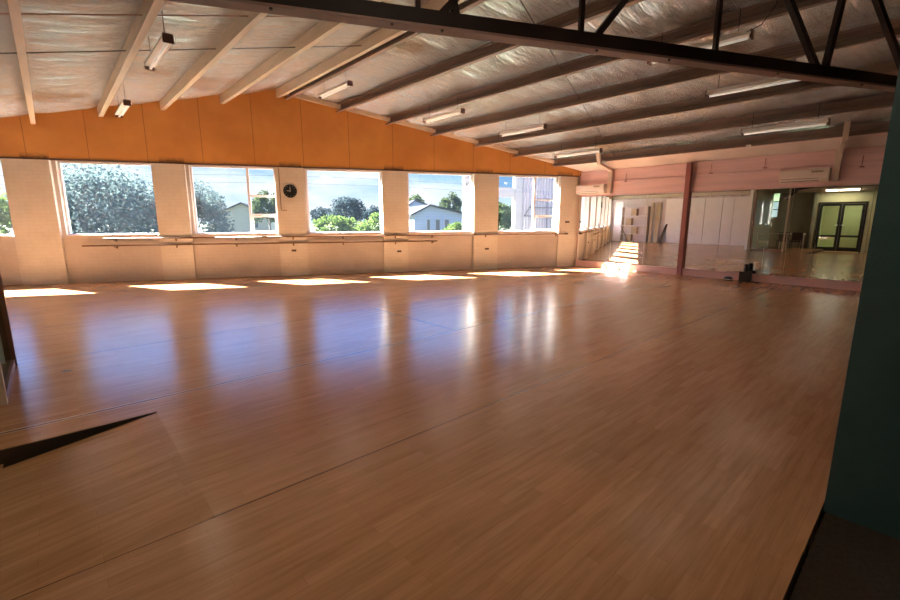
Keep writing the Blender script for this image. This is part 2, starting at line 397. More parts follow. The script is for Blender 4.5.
# mirror wall (right)
m = MB(); m.box(XW, XW+0.2, -6.2, gable_y(XW, NF)+0.3, -0.2, 2.98)
struct(m.build('wall_right', M['pink']))
yc = gable_y(12.7, NF-0.06)
for z0, z1, d in ((2.215, 2.63, 0.05), (2.65, 2.965, 0.03)):
    m = MB(); m.box(XW-d, XW, -6, yc, z0, z1); struct(m.build('trim_%d' % tn, M['pink_board'], bevel=0.004)); tn += 1
m = MB(); m.box(XW-0.10, XW, -6, yc, 0, 0.185); struct(m.build('baseboard_right', M['pink'], bevel=0.004))
# sloping lining board between mirror wall and first roof beam
m = MB(); ya = gable_y(12.0, NF-0.12)
m.add([(XW,-6,2.975), (11.9,-6,3.17), (11.9,gable_y(11.9,NF-0.12),3.17), (XW,gable_y(XW,NF-0.12),2.975),
       (XW,-6,3.0), (11.9,-6,3.2), (11.9,gable_y(11.9,NF-0.12),3.2), (XW,gable_y(XW,NF-0.12),3.0)],
      [(0,1,2,3), (7,6,5,4), (0,4,5,1), (1,5,6,2), (2,6,7,3), (3,7,4,0)])
struct(m.build('trim_%d' % tn, M['beige'])); tn += 1

# wall opposite the mirrors, lounge and lobby walls
m = MB(); m.box(XL-0.2, XL, 6.58, gable_y(XL, NF)+0.2, -0.2, 3.1); struct(m.build('wall_left', M['alcove']))
m = MB(); m.box(XL, -0.52, 6.46, 6.58, 0, 3.7); struct(m.build('wall_lounge', M['white']))
m = MB(); m.box(XL-0.2, XL, 4.6, 6.2, -0.2, 3.1); m.box(XL-0.2, XL, 6.2, 6.58, -0.2, 1.6); m.box(XL-0.2, XL, 6.2, 6.58, 2.9, 3.1)
struct(m.build('wall_lounge_back', M['grey_wall']))
m = MB(); m.box(XL-0.2, -3.9, 4.47, 4.6, -0.2, 3.4); struct(m.build('wall_return', M['grey_wall']))
DX = -4.0
m = MB(); m.box(DX-0.12, DX, 4.43, 4.47, -0.2, 3.2); m.box(DX-0.12, DX, 2.55, 4.43, 2.36, 3.2); m.box(DX-0.12, DX, 0.23, 2.55, -0.2, 3.2)
struct(m.build('wall_entrance', M['olive_wall']))
m = MB(); m.box(-6.3, -6.2, -6.2, 4.6, -0.2, 3.3); struct(m.build('wall_corridor', M['olive_wall']))
m = MB(); m.box(-6.3, DX-0.12, 4.47, 4.6, -0.2, 3.3); struct(m.build('wall_corridor_end', M['olive_wall']))
m = MB(); m.box(-6.3, XW+0.2, -6.3, -6.2, -0.2, 4.9); struct(m.build('wall_back', M['olive_wall']))
m = MB(); m.box(2.88, 3.04, -4.0, 0.225, -0.03, zf(2.88)-0.02); struct(m.build('wall_green', M['green']))

# ceiling: foil sagging between the roof beams, creased across them
beams_x = [-3.6, -2.4, -1.2, 0.0, 1.17, 2.32, 3.5, 4.7, 5.98, 7.15, 8.3, 9.46, 10.6, 11.8, 12.9]
xs = []
for a, b in zip([-6.3]+beams_x, beams_x+[12.95]):
    k = 10
    xs += [a + (b-a)*i/k for i in range(k)]
xs.append(12.95)
def sag(x):
    bs = [-6.3]+beams_x+[12.95]
    for a, b in zip(bs, bs[1:]):
        if a <= x <= b: t = (x-a)/(b-a); return 0.035*math.sin(PI*t)
    return 0
NR = 560
vs, fs = [], []
for j in range(NR+1):
    for i, x in enumerate(xs):
        yend = gable_y(x, NF+0.1); y = -6.25 + (yend+6.25)*j/NR
        yy = y + 0.25*(x if x > RX else RX)
        w = noise.noise(Vector((x*0.7, yy*4.2, 0)))*0.034 + noise.noise(Vector((x*1.3, yy*11, 5)))*0.020 + noise.noise(Vector((x*0.5+9, y*1.2, 3)))*0.03
        vs.append((x, y, zf(x) + 0.02 - sag(x) + w*(0.35+0.65*min(1, sag(x)/0.03))))
L = len(xs)
for j in range(NR):
    for i in range(L-1): fs.append((j*L+i, j*L+i+1, (j+1)*L+i+1, (j+1)*L+i))
m = MB(); m.add(vs, fs); struct(m.build('ceiling', M['foil'], smooth=True))
m = MB()                                     # roof sheet above the foil, keeps the sky out
for a, b in ((-6.5, RX), (RX, 13.4)):
    m.add([(a,-6.5,zf(a)+0.16), (b,-6.5,zf(b)+0.16), (b,gable_y(b,NF+0.45),zf(b)+0.16), (a,gable_y(a,NF+0.45),zf(a)+0.16)], [(0,1,2,3)])
struct(m.build('roof_sheet', M['roof']))

# ------------------------------------------------------------------ roof beams
names = {-3.6: 'seventh', -2.4: 'sixth', -1.2: 'fifth', 0.0: 'fourth', 1.17: 'third', 2.32: 'second', 3.5: 'first'}
rn = {5.98: 'first', 7.15: 'second', 8.3: 'third', 9.46: 'fourth', 10.6: 'fifth', 11.8: 'sixth'}
def beam(x, side, mat, label):
    z0 = zb(x); z1 = zf(x)+0.0; ye = gable_y(x, NF-0.06); y0 = -6.1
    # C section: web on the side facing up the slope or down it, flanges and lips
    w, t = 0.085, 0.012
    if side < 0: prof = [(-w/2,z0), (w/2,z0), (w/2,z0+0.025), (w/2-t,z0+0.025), (w/2-t,z0+t), (-w/2+t,z0+t), (-w/2+t,z1-t), (w/2-t,z1-t), (w/2-t,z1-0.025), (w/2,z1-0.025), (w/2,z1), (-w/2,z1)]
    else: prof = [(w/2,z0), (w/2,z1), (-w/2,z1), (-w/2,z1-0.03), (-w/2+t,z1-0.03), (-w/2+t,z1-t), (w/2-t,z1-t), (w/2-t,z0+0.11), (w/2-0.03,z0+0.10), (w/2-t,z0+0.09), (w/2-t,z0+t), (-w/2+t,z0+t), (-w/2+t,z0+0.03), (-w/2,z0+0.03), (-w/2,z0)]
    mm = MB(); n = len(prof)
    a = [(x+px, y0, pz) for px, pz in prof]
    b = [(x+px, gable_y(x+px, NF-0.055), pz) for px, pz in prof]
    mm.add(a+b, [tuple(range(n)), tuple(range(n, 2*n))[::-1]] + [(i, (i+1) % n, n+(i+1) % n, n+i) for i in range(n)])
    return tag(mm.build('roof_beam', mat), label, 'roof beam', 'steel beams under the roof')
for x, nm in names.items():
    beam(x, -1, M['cream_timber'], 'cream steel roof beam over the left half, %s from the ridge' % nm)
beam(RX-0.03, -1, M['cream_timber'], 'cream face of the double beam right at the roof ridge')
beam(RX+0.15, 1, M['brown_steel'], 'brown beam paired with the cream one at the roof ridge')
for x, nm in rn.items():
    beam(x, 1, M['brown_steel'], 'brown steel roof beam over the right half, %s from the ridge' % nm)

# tie wires across the beams
for k, (y, lab) in enumerate(((8.3, 'thin dark tie rod threaded through the cream beams nearer the window wall'), (6.78, 'thin rusty tie rod threaded through the cream beams near the dark truss'))):
    m = MB(); pts = []
    xs_ = [-4.4, -2.4, -1.2, 0.0, 1.17, 2.32, 3.5, 4.6]
    for i, x in enumerate(xs_):
        pts.append((x, y - 0.22*(x-1), zf(x)-0.1))
    m.tube(pts, 0.008, 6)
    tag(m.build('tie_rod', M['wire'] if k == 0 else M['brown_frame']), lab, 'rod', 'tie rods between roof beams')
m = MB(); m.tube([(x, 4.6+0.3*(x-6), zf(x)-0.09) for x in (4.8,5.98,7.15,8.3,9.46,10.6,11.8)], 0.008, 6)
tag(m.build('tie_rod', M['wire']), 'thin dark tie rod running through the brown beams on the right', 'rod', 'tie rods between roof beams')

# ------------------------------------------------------------------ truss (parallel to the window wall)
NT = 3.5
tr = thing('roof_truss', 'dark steel roof truss crossing the whole room above the camera', 'truss', W(2.0, NT, 2.9), GA)
def TL(u, z): return (u-2.0, 0, z-2.9)
uA, uB = uz_at_x(XL, NT), uz_at_x(XW, NT)-0.02
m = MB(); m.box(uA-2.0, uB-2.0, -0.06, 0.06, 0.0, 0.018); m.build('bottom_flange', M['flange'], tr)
m = MB(); m.box(uA-2.0, uB-2.0, -0.006, 0.006, 0.018, 0.14)
m.box(uA-2.0, uB-2.0, -0.06, -0.05, 0.018, 0.12); m.box(uA-2.0, uB-2.0, 0.05, 0.06, 0.018, 0.12)
m.build('bottom_chord', M['truss'], tr)
def ztc(u): return zb(u*CG - NT*SG) - 0.08
uP = uz_at_x(RX, NT)
m = MB()
for a, b in ((uA, uP), (uP, uB)): m.bar(TL(a, ztc(a)), TL(b, ztc(b)), 0.11, 0.1)
m.build('top_chord', M['truss'], tr)
def web(u0, u1, w=0.06, z0=3.02):
    mm = MB(); mm.bar(TL(u0, z0), TL(u1, ztc(u1)), w, w); mm.build('web_member', M['truss'], tr)
for u0, u1 in ((-5.0,-5.0), (-4.9,-3.7), (-2.35,-3.6), (-2.3,-2.3), (-2.2,-1.0), (-0.1,-0.9), (0.82,0.82), (1.0,2.1), (1.12,0.9),
               (2.21,2.21), (2.36,3.55), (3.64,3.64), (4.95,3.75), (5.08,5.25), (6.35,5.3), (6.45,6.45), (7.6,6.5), (7.7,7.7), (8.9,7.75)):
    web(u0, u1, 0.038 if u0 == u1 else 0.052)
for u in [-3.8,-2.6,-1.4,-0.2+0.0,0.62,1.0,2.75-0.4,3.1,4.4,5.6,6.9]:
    m = MB(); m.lathe([(0.012,-0.012), (0.012,0.0)], (u-2.0, -0.035, 0.0), 8); m.build('bolt', M['wire'], tr)

# ------------------------------------------------------------------ hanging fluorescent lights
def light_proto(on=False):
    t = thing('fluorescent_light', '', 'light', (0,0,0), 0, 'hanging tube lights')
    m = MB(); m.prism([(-0.07,0,0.0), (0.07,0,0.0), (0.05,0,0.06), (-0.05,0,0.06)], (0,-0.66,0), (0,0.66,0)); m.build('housing', M['white_metal'], t)
    m = MB(); m.tube([(0,-0.62,-0.03), (0,0.62,-0.03)], 0.016, 10); m.build('tube', M['tube_on'] if on else M['tube'], t, smooth=True)
    for s in (-1, 1):
        m = MB(); m.box(-0.06, 0.06, s*0.66-0.012, s*0.66+0.012, -0.045, 0.065); m.build('end_cap', M['cap'], t, bevel=0.006)
    for s in (-1, 1):
        m = MB(); m.tube([(0, s*0.5, 0.06), (0.0, s*0.5, 0.36)], 0.006, 6); m.build('hanger', M['wire'], t)
    return t
lp = light_proto()
LT = [((1.34,7.25,0), 'tube light hanging between cream beams nearest the upper left corner'),
      ((1.36,11.25,0), 'small-looking tube light hanging against the orange gable on the left'),
      ((4.98,9.28,0), 'tube light hanging just right of the roof ridge'),
      ((7.08,8.1,0), 'tube light hanging above the fourth window pier, second row right of ridge'),
      ((8.55,6.95,0), 'tube light hanging in the third row right of the ridge, near windows'),
      ((10.40,6.6,0), 'tube light hanging in the last row, above the corner mirrors'),
      ((7.05,2.65,0), 'tube light crossing behind the dark truss chord'),
      ((8.50,2.3,0), 'long pink-white tube light just below the truss chord at right'),
      ((10.40,2.25,0), 'tube light in the last row above the wall air conditioner')]
for i, (p, lab) in enumerate(LT):
    o = lp if i == 0 else copy_tree(lp)
    x = p[0]; o.location = (x, p[1], zf(x)-0.40); o['label'] = lab
for nm, y0 in (('a', 1),):
    m = MB(); m.tube([(6.4,1.55,zf(6.4)), (6.42,1.6,3.9), (6.5,1.75,3.75), (6.52,1.9,3.72)], 0.006, 6)
    tag(m.build('hanging_cord', M['wire']), 'loose thin cord dangling from the roof foil above the truss', 'cord')

# ------------------------------------------------------------------ ballet barres and wall items
def UN(u, n, z): return W(u, n, z)
for z, u0, u1, lab in ((1.05,-4.8,7.65,'long upper dark wooden ballet barre under the windows'), (0.885,-5.25,3.42,'shorter lower dark wooden ballet barre under the windows')):
    c = (u0+u1)/2
    t = thing('ballet_barre', lab, 'barre', W(c, NF-0.14, z), GA, 'ballet barres on the window wall')
    m = MB(); m.tube([(u0-c, 0, 0), (u1-c, 0, 0)], 0.019, 12); m.build('rail', M['rail'], t, smooth=True)
    for u in [-4.6,-3.3,-1.95,-0.55,0.75,2.2,3.3,4.95,7.4]:
        if u0 < u < u1:
            m = MB(); on_pier = any(a < u < b for a, b in piers)
            ye = 0.05 if on_pier else 0.14
            m.tube([(u-c, 0, -0.017), (u-c, 0.0, -0.05), (u-c, ye-0.005, -0.05)], 0.008, 6); m.box(u-c-0.02, u-c+0.02, ye-0.008, ye, -0.08, -0.02)
            m.build('bracket', M['rail'], t)
# clock
t = thing('wall_clock', 'round black wall clock on the brick pier between windows', 'clock', W(-0.55, NF-0.09, 2.23), GA)
ang = PI/2
def disc(r0, prof):
    mm = MB(); mm.lathe(prof, seg=40); mm.v = [(x, z, y) for x, y, z in mm.v]; mm.v = [(x, -y, z) for x, y, z in mm.v]; return mm
disc(0, [(0.165,0.0), (0.17,0.012), (0.17,0.03), (0.16,0.04), (0.152,0.032)]).build('case', M['black'], t)
disc(0, [(0.15,0.024), (0.15,0.0345)]).build('face', M['black_frame'], t)
for k in range(12):
    mk = MB()
    a = k*PI/6; d = Vector((math.sin(a), 0, math.cos(a)))
    mk.bar(d*0.125+Vector((0,-0.036,0)), d*0.142+Vector((0,-0.036,0)), 0.006, 0.003, up=(0,1,0))
    mk.build('hour_mark', M['hand'], t)
for a, l, nm in ((0.02, 0.11, 'minute_hand'), (-2*PI*0.24, 0.08, 'hour_hand')):
    mm = MB(); d = Vector((math.sin(a), 0, math.cos(a))); mm.bar(d*-0.015+Vector((0,-0.039,0)), d*l+Vector((0,-0.039,0)), 0.011, 0.003, up=(0,1,0)); mm.build(nm, M['hand'], t)
# conduit and switches on piers
m = MB(); m.tube([W(-0.80,NF-0.1,2.8), W(-0.80,NF-0.1,1.76), W(-0.79,NF-0.1,1.74), W(-0.66,NF-0.1,1.73)], 0.009, 6)
tag(m.build('cable_conduit', M['rail']), 'thin cable running down the pier left of the clock', 'cable')
for u, z in ((-0.55,0.68), (2.3,0.60), (5.0,0.62), (7.75,1.42), (7.72,1.05)):
    m = MB(); m.box(u-0.06, u+0.06, NF-0.125 if u > -1 else NF-0.12, NF-0.09 if u < 7 else NF-0.06, z-0.025, z+0.025)
    lab = {(-0.55): 'small wall outlet low on the pier under the clock', 2.3: 'small wall outlet low on the pier between fourth and fifth windows', 5.0: 'flat dark outlet low on the pier left of the corner window'}.get(u, 'small switch on the corner brickwork at window height' if z > 1.2 else 'small dark fixing on the corner brickwork below the switch')
    tag(m.build('wall_outlet', M['slot'], rotz=GA, bevel=0.003), lab, 'outlet')

# ------------------------------------------------------------------ mirror wall items
joints = [yc-0.01, 6.75, 5.72, 4.735]
seg1 = list(zip(joints[1:], joints[:-1]))
joints2 = [4.60, 3.80, 2.81, 2.375, 1.905, 1.04, 0.1, -0.9]
seg2 = list(zip(joints2[1:], joints2[:-1]))
order = ['mirror panel in the corner next to the window wall', 'second mirror panel from the window corner, left of the maroon column', 'mirror panel directly left of the maroon column',
         'mirror panel directly right of the maroon column', 'mirror panel behind the small black floor items', 'narrow mirror panel right of the black floor items, fifth panel before the green wall',
         'narrow mirror panel left of the reflected double doors', 'mirror panel reflecting the black double doors', 'mirror panel at the edge of the green wall', 'mirror panel beyond the green wall edge']
for (a, b), lab in zip(seg1+seg2, order):
    t = thing('mirror_panel', lab, 'mirror', (XW-0.05, (a+b)/2, 0.19), 0, 'wall mirrors')
    h = (b-a)/2-0.003
    m = MB(); m.box(0.002, 0.05, -h, h, 0, 2.015); m.build('backing', M['mirror_edge'], t)
    m = MB(); m.box(-0.004, 0.001, -h+0.001, h-0.001, 0.001, 2.014); m.build('mirror_face', M['mirror'], t)
m = MB(); m.box(XW-0.15, XW-0.04, 4.61, 4.72, 0.0, 2.96)
m.box(XW-0.16, XW-0.04, 4.595, 4.61, 0.0, 2.96)
tag(m.build('steel_column', M['column']), 'slim maroon steel column standing between the wall mirrors', 'column')
# air conditioners with ducts
def aircon(y0, y1, z0, lab, lab2, yd):
    t = thing('air_conditioner', lab, 'air conditioner', (XW-0.05, (y0+y1)/2, z0), 0, 'wall air conditioners')
    h = (y1-y0)/2
    m = MB(); prof = [(0,0.0), (-0.13,0.0), (-0.19,0.05), (-0.205,0.12), (-0.20,0.25), (-0.17,0.285), (0,0.285)]
    m.prism([(px, 0, pz) for px, pz in prof], (0,-h,0), (0,h,0)); m.build('body', M['cream'], t, bevel=0.006)
    m = MB(); m.bar((-0.163, -h*0.62, 0.026), (-0.163, h*0.9, 0.026), 0.006, 0.016, up=(0.6,0,0.8)); m.build('vent_slot', M['slot'], t)
    m = MB(); m.bar((-0.2005, -h*0.62, 0.075), (-0.2005, h*0.9, 0.075), 0.006, 0.008); m.build('flap', M['slot'], t)
    m = MB(); pts = [(-0.207, -h*0.3-0.017*k, 0.215+0.018*math.sin(k*1.7)) for k in range(13)]
    m.tube(pts, 0.008, 5); m.tube([(-0.206, -h*0.3+0.0, 0.200), (-0.206, -h*0.3-0.19, 0.203)], 0.003, 5); m.build('logo', M['mark'], t)
    d = thing('pipe_duct', lab2, 'duct', (XW-0.05, yd, z0), 0, 'pipe ducts above the air conditioners')
    m = MB(); m.bar((-0.06, 0, 0.0), (-0.06, 0, 2.95-z0), 0.09, 0.11, up=(0,1,0)); m.build('vertical_duct', M['duct'], d)
    m = MB(); m.bar((-0.05, 0, 2.93-z0), (11.64-XW+0.05, -0.18, 3.05-z0), 0.09, 0.08); m.build('sloping_duct', M['duct'], d)
    m = MB(); m.bar((11.65-XW+0.05, -0.18, 3.03-z0), (11.50-XW+0.05, -0.2, zf(11.5)-z0-0.03), 0.09, 0.09); m.build('roof_duct', M['duct'], d)
aircon(1.78, 2.66, 2.31, 'white wall air conditioner at right, above the reflected doors', 'cream pipe duct rising beside the right air conditioner', 1.68)
aircon(6.98, 7.93, 2.27, 'white wall air conditioner in the corner near the windows', 'cream pipe duct rising beside the corner air conditioner', 6.86)
for y, z, lab in ((6.4,2.62,'small hook with hanging cord near the corner pipe duct'), (4.15,2.68,'small hook just right of the maroon column'), (3.0,2.72,'bent hook with cord left of the right air conditioner'), (1.3,2.60,'small coat-hook bracket right of the right air conditioner')):
    m = MB(); x = XW-0.06; m.tube([(x,y,z+0.2), (x-0.01,y,z+0.02), (x-0.03,y+0.02,z-0.03), (x-0.05,y-0.05,z-0.04)], 0.008, 6); m.box(x-0.02, x+0.03, y-0.04, y+0.04, z-0.03, z-0.01)
    tag(m.build('wall_hook', M['column']), lab, 'hook', 'hooks on the pink wall')
for y, x, lab in ((3.12,11.7,'small white sensor under the last roof beam, mid wall'), (6.6,11.75,'small white sensor under the last roof beam by the corner duct')):
    m = MB(); m.box(x-0.03, x+0.03, y-0.04, y+0.04, zb(x)-0.05, zb(x)+0.0); m.lathe([(0.025,-0.02), (0.03,0)], (x,y,zb(x)-0.05), 12)
    tag(m.build('ceiling_sensor', M['white_metal']), lab, 'sensor', 'ceiling sensors')

# black things at the mirror base
t = thing('bottle_holder', 'small black box with an upright black bottle neck at the mirror base', 'box', (12.52, 3.07, 0))
m = MB(); m.box(-0.11, 0.06, -0.115, 0.125, 0.0, 0.25); m.build('box', M['black'], t, bevel=0.012)
m = MB(); m.lathe([(0.05,0.25), (0.05,0.34), (0.043,0.36), (0.048,0.37), (0.048,0.425), (0.03,0.435)], (-0.02,0.01,0), 20); m.build('bottle_neck', M['black'], t, smooth=False)
m = MB(); m.box(-0.12, -0.02, -0.33, -0.13, 0.0, 0.028); m.build('base_tray', M['black'], t, bevel=0.006)
t = thing('round_speaker', 'low black dome-shaped item on the floor beside the black box', 'speaker', (12.50, 3.44, 0))
m = MB(); m.lathe([(0.10,0.0), (0.103,0.02), (0.095,0.06), (0.06,0.085), (0.02,0.092)], seg=28); m.build('shell', M['black'], t, smooth=True)
m = MB(); m.lathe([(0.105,0.02), (0.108,0.03), (0.104,0.036)], seg=28); m.build('band', M['mirror_edge'], t)
t = thing('cloth_bundle', 'small pinkish red bundle resting on the pink base ledge', 'cloth', (XW-0.085, 2.60, 0.185))
m = MB(); m.lathe([(0.02,0.0), (0.03,0.012), (0.026,0.035), (0.01,0.045)], seg=14); m.build('bundle', M['column'], t, smooth=True)
m = MB(); m.lathe([(0.015,0.0), (0.02,0.01), (0.015,0.03), (0.005,0.034)], (0.0,-0.055,0), seg=14); m.build('paper', M['pink_white'], t, smooth=True)

# ------------------------------------------------------------------ glazed partition at the left edge
t = thing('glass_partition', 'glazed timber partition panel standing at the left edge of the floor', 'partition', (-0.47, 5.68, 0))
m = MB(); m.box(-0.04, 0.04, 0.60, 0.68, 0, 3.4); m.build('brown_post', M['brown_frame'], t, bevel=0.004)
m = MB(); m.box(-0.035, 0.035, -0.72, -0.66, 0, 3.4); m.build('cream_post', M['cream_frame'], t, bevel=0.004)
m = MB(); m.box(-0.03, 0.03, -0.66, 0.60, 0, 0.07); m.build('bottom_rail', M['brown_frame'], t, bevel=0.004)
m = MB(); m.box(-0.03, 0.03, -0.66, 0.60, 3.0, 3.08); m.build('top_rail', M['brown_frame'], t, bevel=0.004)
m = MB(); m.box(-0.005, 0.005, -0.66, 0.60, 0.07, 3.0); m.build('pane', M['glass_in'], t)
# floor marks near it
m = MB(); m.add([(-0.10,5.72,0.0012), (-0.06,5.67,0.0012), (0.0,5.68,0.0012), (-0.03,5.74,0.0012), (-0.07,5.75,0.0012)], [(0,1,2,3,4)])
m.v = [(x, y, z) for x, y, z in m.v]
tag(m.build('floor_scuff', M['dark_item']), 'small dark scuff patch on the floor at far left', 'scuff')

# ------------------------------------------------------------------ double doors (seen in the mirrors)
d = sthing('door_1', (DX, 3.49, 0))
hw = 0.92
m = MB(); m.box(-0.12, 0.02, -hw-0.02, -hw+0.06, -0.1, 2.36); m.box(-0.12, 0.02, hw-0.06, hw+0.02, -0.1, 2.36); m.box(-0.12, 0.02, -hw+0.06, hw-0.06, 2.28, 2.36)
m.build('door_frame', M['black_frame'], d)
for s in (-1, 1):
    a, b = (0.005, hw-0.07) if s > 0 else (-hw+0.07, -0.005)
    m = MB(); y0, y1 = a, b; st = 0.10
    m.box(-0.08, -0.03, y0, y0+st, -0.08, 2.27); m.box(-0.08, -0.03, y1-st, y1, -0.08, 2.27)
    for z0, z1 in ((-0.08,0.12), (0.62,0.72), (2.17,2.27)): m.box(-0.08, -0.03, y0+st, y1-st, z0, z1)
    lf = m.build('door_leaf', M['black_frame'], d)
    m = MB(); m.box(-0.058, -0.052, y0+st, y1-st, 0.12, 0.62); m.box(-0.058, -0.052, y0+st, y1-st, 0.72, 2.17); m.build('pane', M['glass_in'], lf)
    m = MB(); yy = s*0.06; m.tube([(-0.03,yy,1.22), (0.03,yy,1.22), (0.03,yy+s*0.12,1.22)], 0.012, 8); m.build('handle', M['hand'], lf)

# lounge furniture seen in the mirrors
t = thing('reception_table', 'white-topped table in the lounge reflected left of the doors', 'table', (-3.3, 5.2, 0))
m = MB(); m.box(-0.35, 0.35, -0.5, 0.5, 0.74, 0.78); m.build('table_top', M['white_metal'], t, bevel=0.005)
for sx in (-1, 1):
    for sy in (-1, 1):
        m = MB(); m.box(sx*0.3-0.02, sx*0.3+0.02, sy*0.44-0.02, sy*0.44+0.02, 0, 0.74); m.build('leg', M['white_metal'], t)
def chair(x, y, lab):
    t = thing('lounge_chair', lab, 'chair', (x, y, 0), 0, 'dark lounge chairs')
    m = MB(); m.box(-0.22,0.22,-0.22,0.22,0.38,0.45); m.build('seat', M['dark_item'], t, bevel=0.015)
    m = MB(); m.box(-0.24,-0.19,-0.22,0.22,0.45,0.85); m.build('backrest', M['dark_item'], t, bevel=0.01)
    for sx in (-1, 1):
        for sy in (-1, 1):
            m = MB(); m.box(sx*0.19-0.015, sx*0.19+0.015, sy*0.19-0.015, sy*0.19+0.015, 0, 0.38); m.build('leg', M['black'], t)
chair(-2.6, 5.45, 'dark lounge chair reflected nearer the small bright window')
chair(-2.6, 4.9, 'dark lounge chair reflected nearer the black doors')
t = thing('barrier_rail', 'pale horizontal rail in the lounge reflected left of the doors', 'rail', (-1.6, 5.7, 0))
m = MB(); m.bar((0,-0.65,0.80), (0,0.65,0.80), 0.03, 0.03); m.build('rail', M['strip'], t)
for s in (-1, 1): m = MB(); m.bar((0,s*0.6,0), (0,s*0.6,0.785), 0.03, 0.03); m.build('post', M['cream_frame'], t)
wn = sthing('window_8', (XL-0.1, 6.39, 1.6))
m = MB(); m.box(-0.02,0.02,-0.19,-0.16,0,1.3); m.box(-0.02,0.02,0.16,0.19,0,1.3)
for z in (0,0.42,0.85,1.27): m.box(-0.02,0.02,-0.16,0.16,z,z+0.035)
m.build('window_frame', M['black_frame'], wn)
m = MB(); m.box(-0.003,0.003,-0.16,0.16,0.035,1.27); m.build('pane', M['glass'], wn)

# storage shelf etc. at the wall opposite the mirrors
t = thing('shelf_unit', 'open white shelf unit reflected in the corner mirrors', 'shelf', (XL+0.2, 14.1, 0))
for z in (0.02, 0.5, 1.08, 1.72, 2.32):
    m = MB(); m.box(-0.18, 0.18, -0.88, 0.88, z, z+0.03); m.build('shelf', M['pink_white'], t)
for y in (-0.9, 0.88):
    m = MB(); m.box(-0.18, 0.18, y, y+0.02, 0, 2.35); m.build('side_panel', M['cream_frame'], t)
m = MB(); m.box(-0.18, -0.17, -0.88, 0.88, 0, 2.35); m.build('back_panel', M['alcove'], t)
for y, z, lab in ((14.16,1.75,'top tan box'), (14.5,1.11,'second tan box'), (14.1,0.53,'third tan box'), (14.45,0.05,'lowest tan box')):
    m = MB(); m.box(XL+0.06, XL+0.36, y-0.19, y+0.19, z, z+0.46)
    tag(m.build('storage_box', M['cardboard'], bevel=0.008), lab+' standing on the reflected white shelf unit', 'box', 'tan boxes on the shelf unit')
for y, w, lab in ((12.98,0.14,'narrow tan board leaning upright left of the wide one'), (12.62,0.3,'wide tan board leaning upright beside the shelf unit')):
    m = MB(); m.prism([(XL+0.35,0,0), (XL+0.38,0,0), (XL+0.09,0,2.6), (XL+0.06,0,2.6)], (0,y-w/2,0), (0,y+w/2,0))
    tag(m.build('leaning_board', M['brown_board']), lab+', seen in mirror', 'board', 'tan boards by the shelf')
m = MB(); m.prism([(XL+0.25,0,0), (XL+0.3,0,0), (XL+0.1,0,2.72), (XL+0.05,0,2.72)], (0,15.06,0), (0,15.62,0))
tag(m.build('white_door_panel', M['pink_white']), 'tall white door panel leaning in the far corner, seen in mirror', 'panel')
m = MB(); m.tube([(XL+0.55,14.35,0.01), (XL+0.42,15.0,1.1)], 0.02, 8)
tag(m.build('dark_pole', M['dark_item']), 'dark pole leaning in front of the shelf, seen in mirror', 'pole')
m = MB(); m.prism([(XL+0.25,12.2,0), (XL+0.3,12.4,0), (XL+0.1,12.05,1.2), (XL+0.06,11.98,1.2)], (0,0,0), (0,0.05,0))
tag(m.build('leaning_plank', M['dark_item']), 'short dark plank leaning beside the tan boards, seen in mirror', 'plank')
for k, (a, b) in enumerate(((9.9,12.2), (8.35,9.88), (6.75,8.33))):
    m = MB(); m.box(XL, XL+0.035, a, b, 0.0, 2.78)
    tag(m.build('white_wall_board', M['white'], bevel=0.006), ['large white board on the opposite wall, nearest the tan boards', 'middle large white board on the wall opposite the mirrors', 'large white board on the opposite wall, nearest the lounge'][k], 'board', 'white boards on the opposite wall')

# foyer / lobby tube lights (lit), plus one added for fill above the camera
lit = light_proto(True); lit['label'] = 'lit tube light on the lobby ceiling, reflected above the black doors'
lit.location = (-3.4, 3.5, 2.95); lit['group'] = 'lit lobby tube lights'
lit2 = copy_tree(lit); lit2.location = (-5.2, 3.2, 2.6); lit2['label'] = 'lit tube light in the corridor behind the black doors'
fill_tube = copy_tree(lit); fill_tube.location = (1.34, 1.2, 3.66); fill_tube['label'] = 'unseen lit tube light added above the camera for fill, out of frame'  # unseen fixture added to brighten the foreground

# ------------------------------------------------------------------ outdoors
m = MB(); m.add([(-160,-60,-0.9), (200,-60,-0.9), (200,260,-0.9), (-160,260,-0.9)], [(0,1,2,3)])
struct(m.build('ground', M['grass']))
def foliage(center, radii, count, leaf, seed, clumps=26):
    rnd = random.Random(seed); vs, fs = [], []
    cl = []
    for k in range(clumps):
        th = rnd.uniform(0, 2*PI); ph = math.acos(rnd.uniform(-0.75, 1)); r = rnd.uniform(0.55, 0.85)
        cl.append(Vector((radii[0]*r*math.sin(ph)*math.cos(th), radii[1]*r*math.sin(ph)*math.sin(th), radii[2]*r*math.cos(ph))))
    cr = min(radii)*0.42
    for k in range(count):
        c = rnd.choice(cl); d = Vector((rnd.gauss(0,1), rnd.gauss(0,1), rnd.gauss(0,1))).normalized()*cr*(rnd.random()**0.4)
        p = c + d; s = leaf*rnd.uniform(0.6, 1.4)
        a = Vector((rnd.gauss(0,1), rnd.gauss(0,1), rnd.gauss(0,0.7))).normalized(); b = a.cross(Vector((rnd.gauss(0,1), rnd.gauss(0,1), rnd.gauss(0,1)))).normalized()
        o = len(vs)
        vs += [p-a*s, p+b*s*0.5, p+a*s, p-b*s*0.5]; fs.append((o, o+1, o+2, o+3))
    me = bpy.data.meshes.new('foliage'); me.from_pydata([tuple(v) for v in vs], [], fs); return me, cl
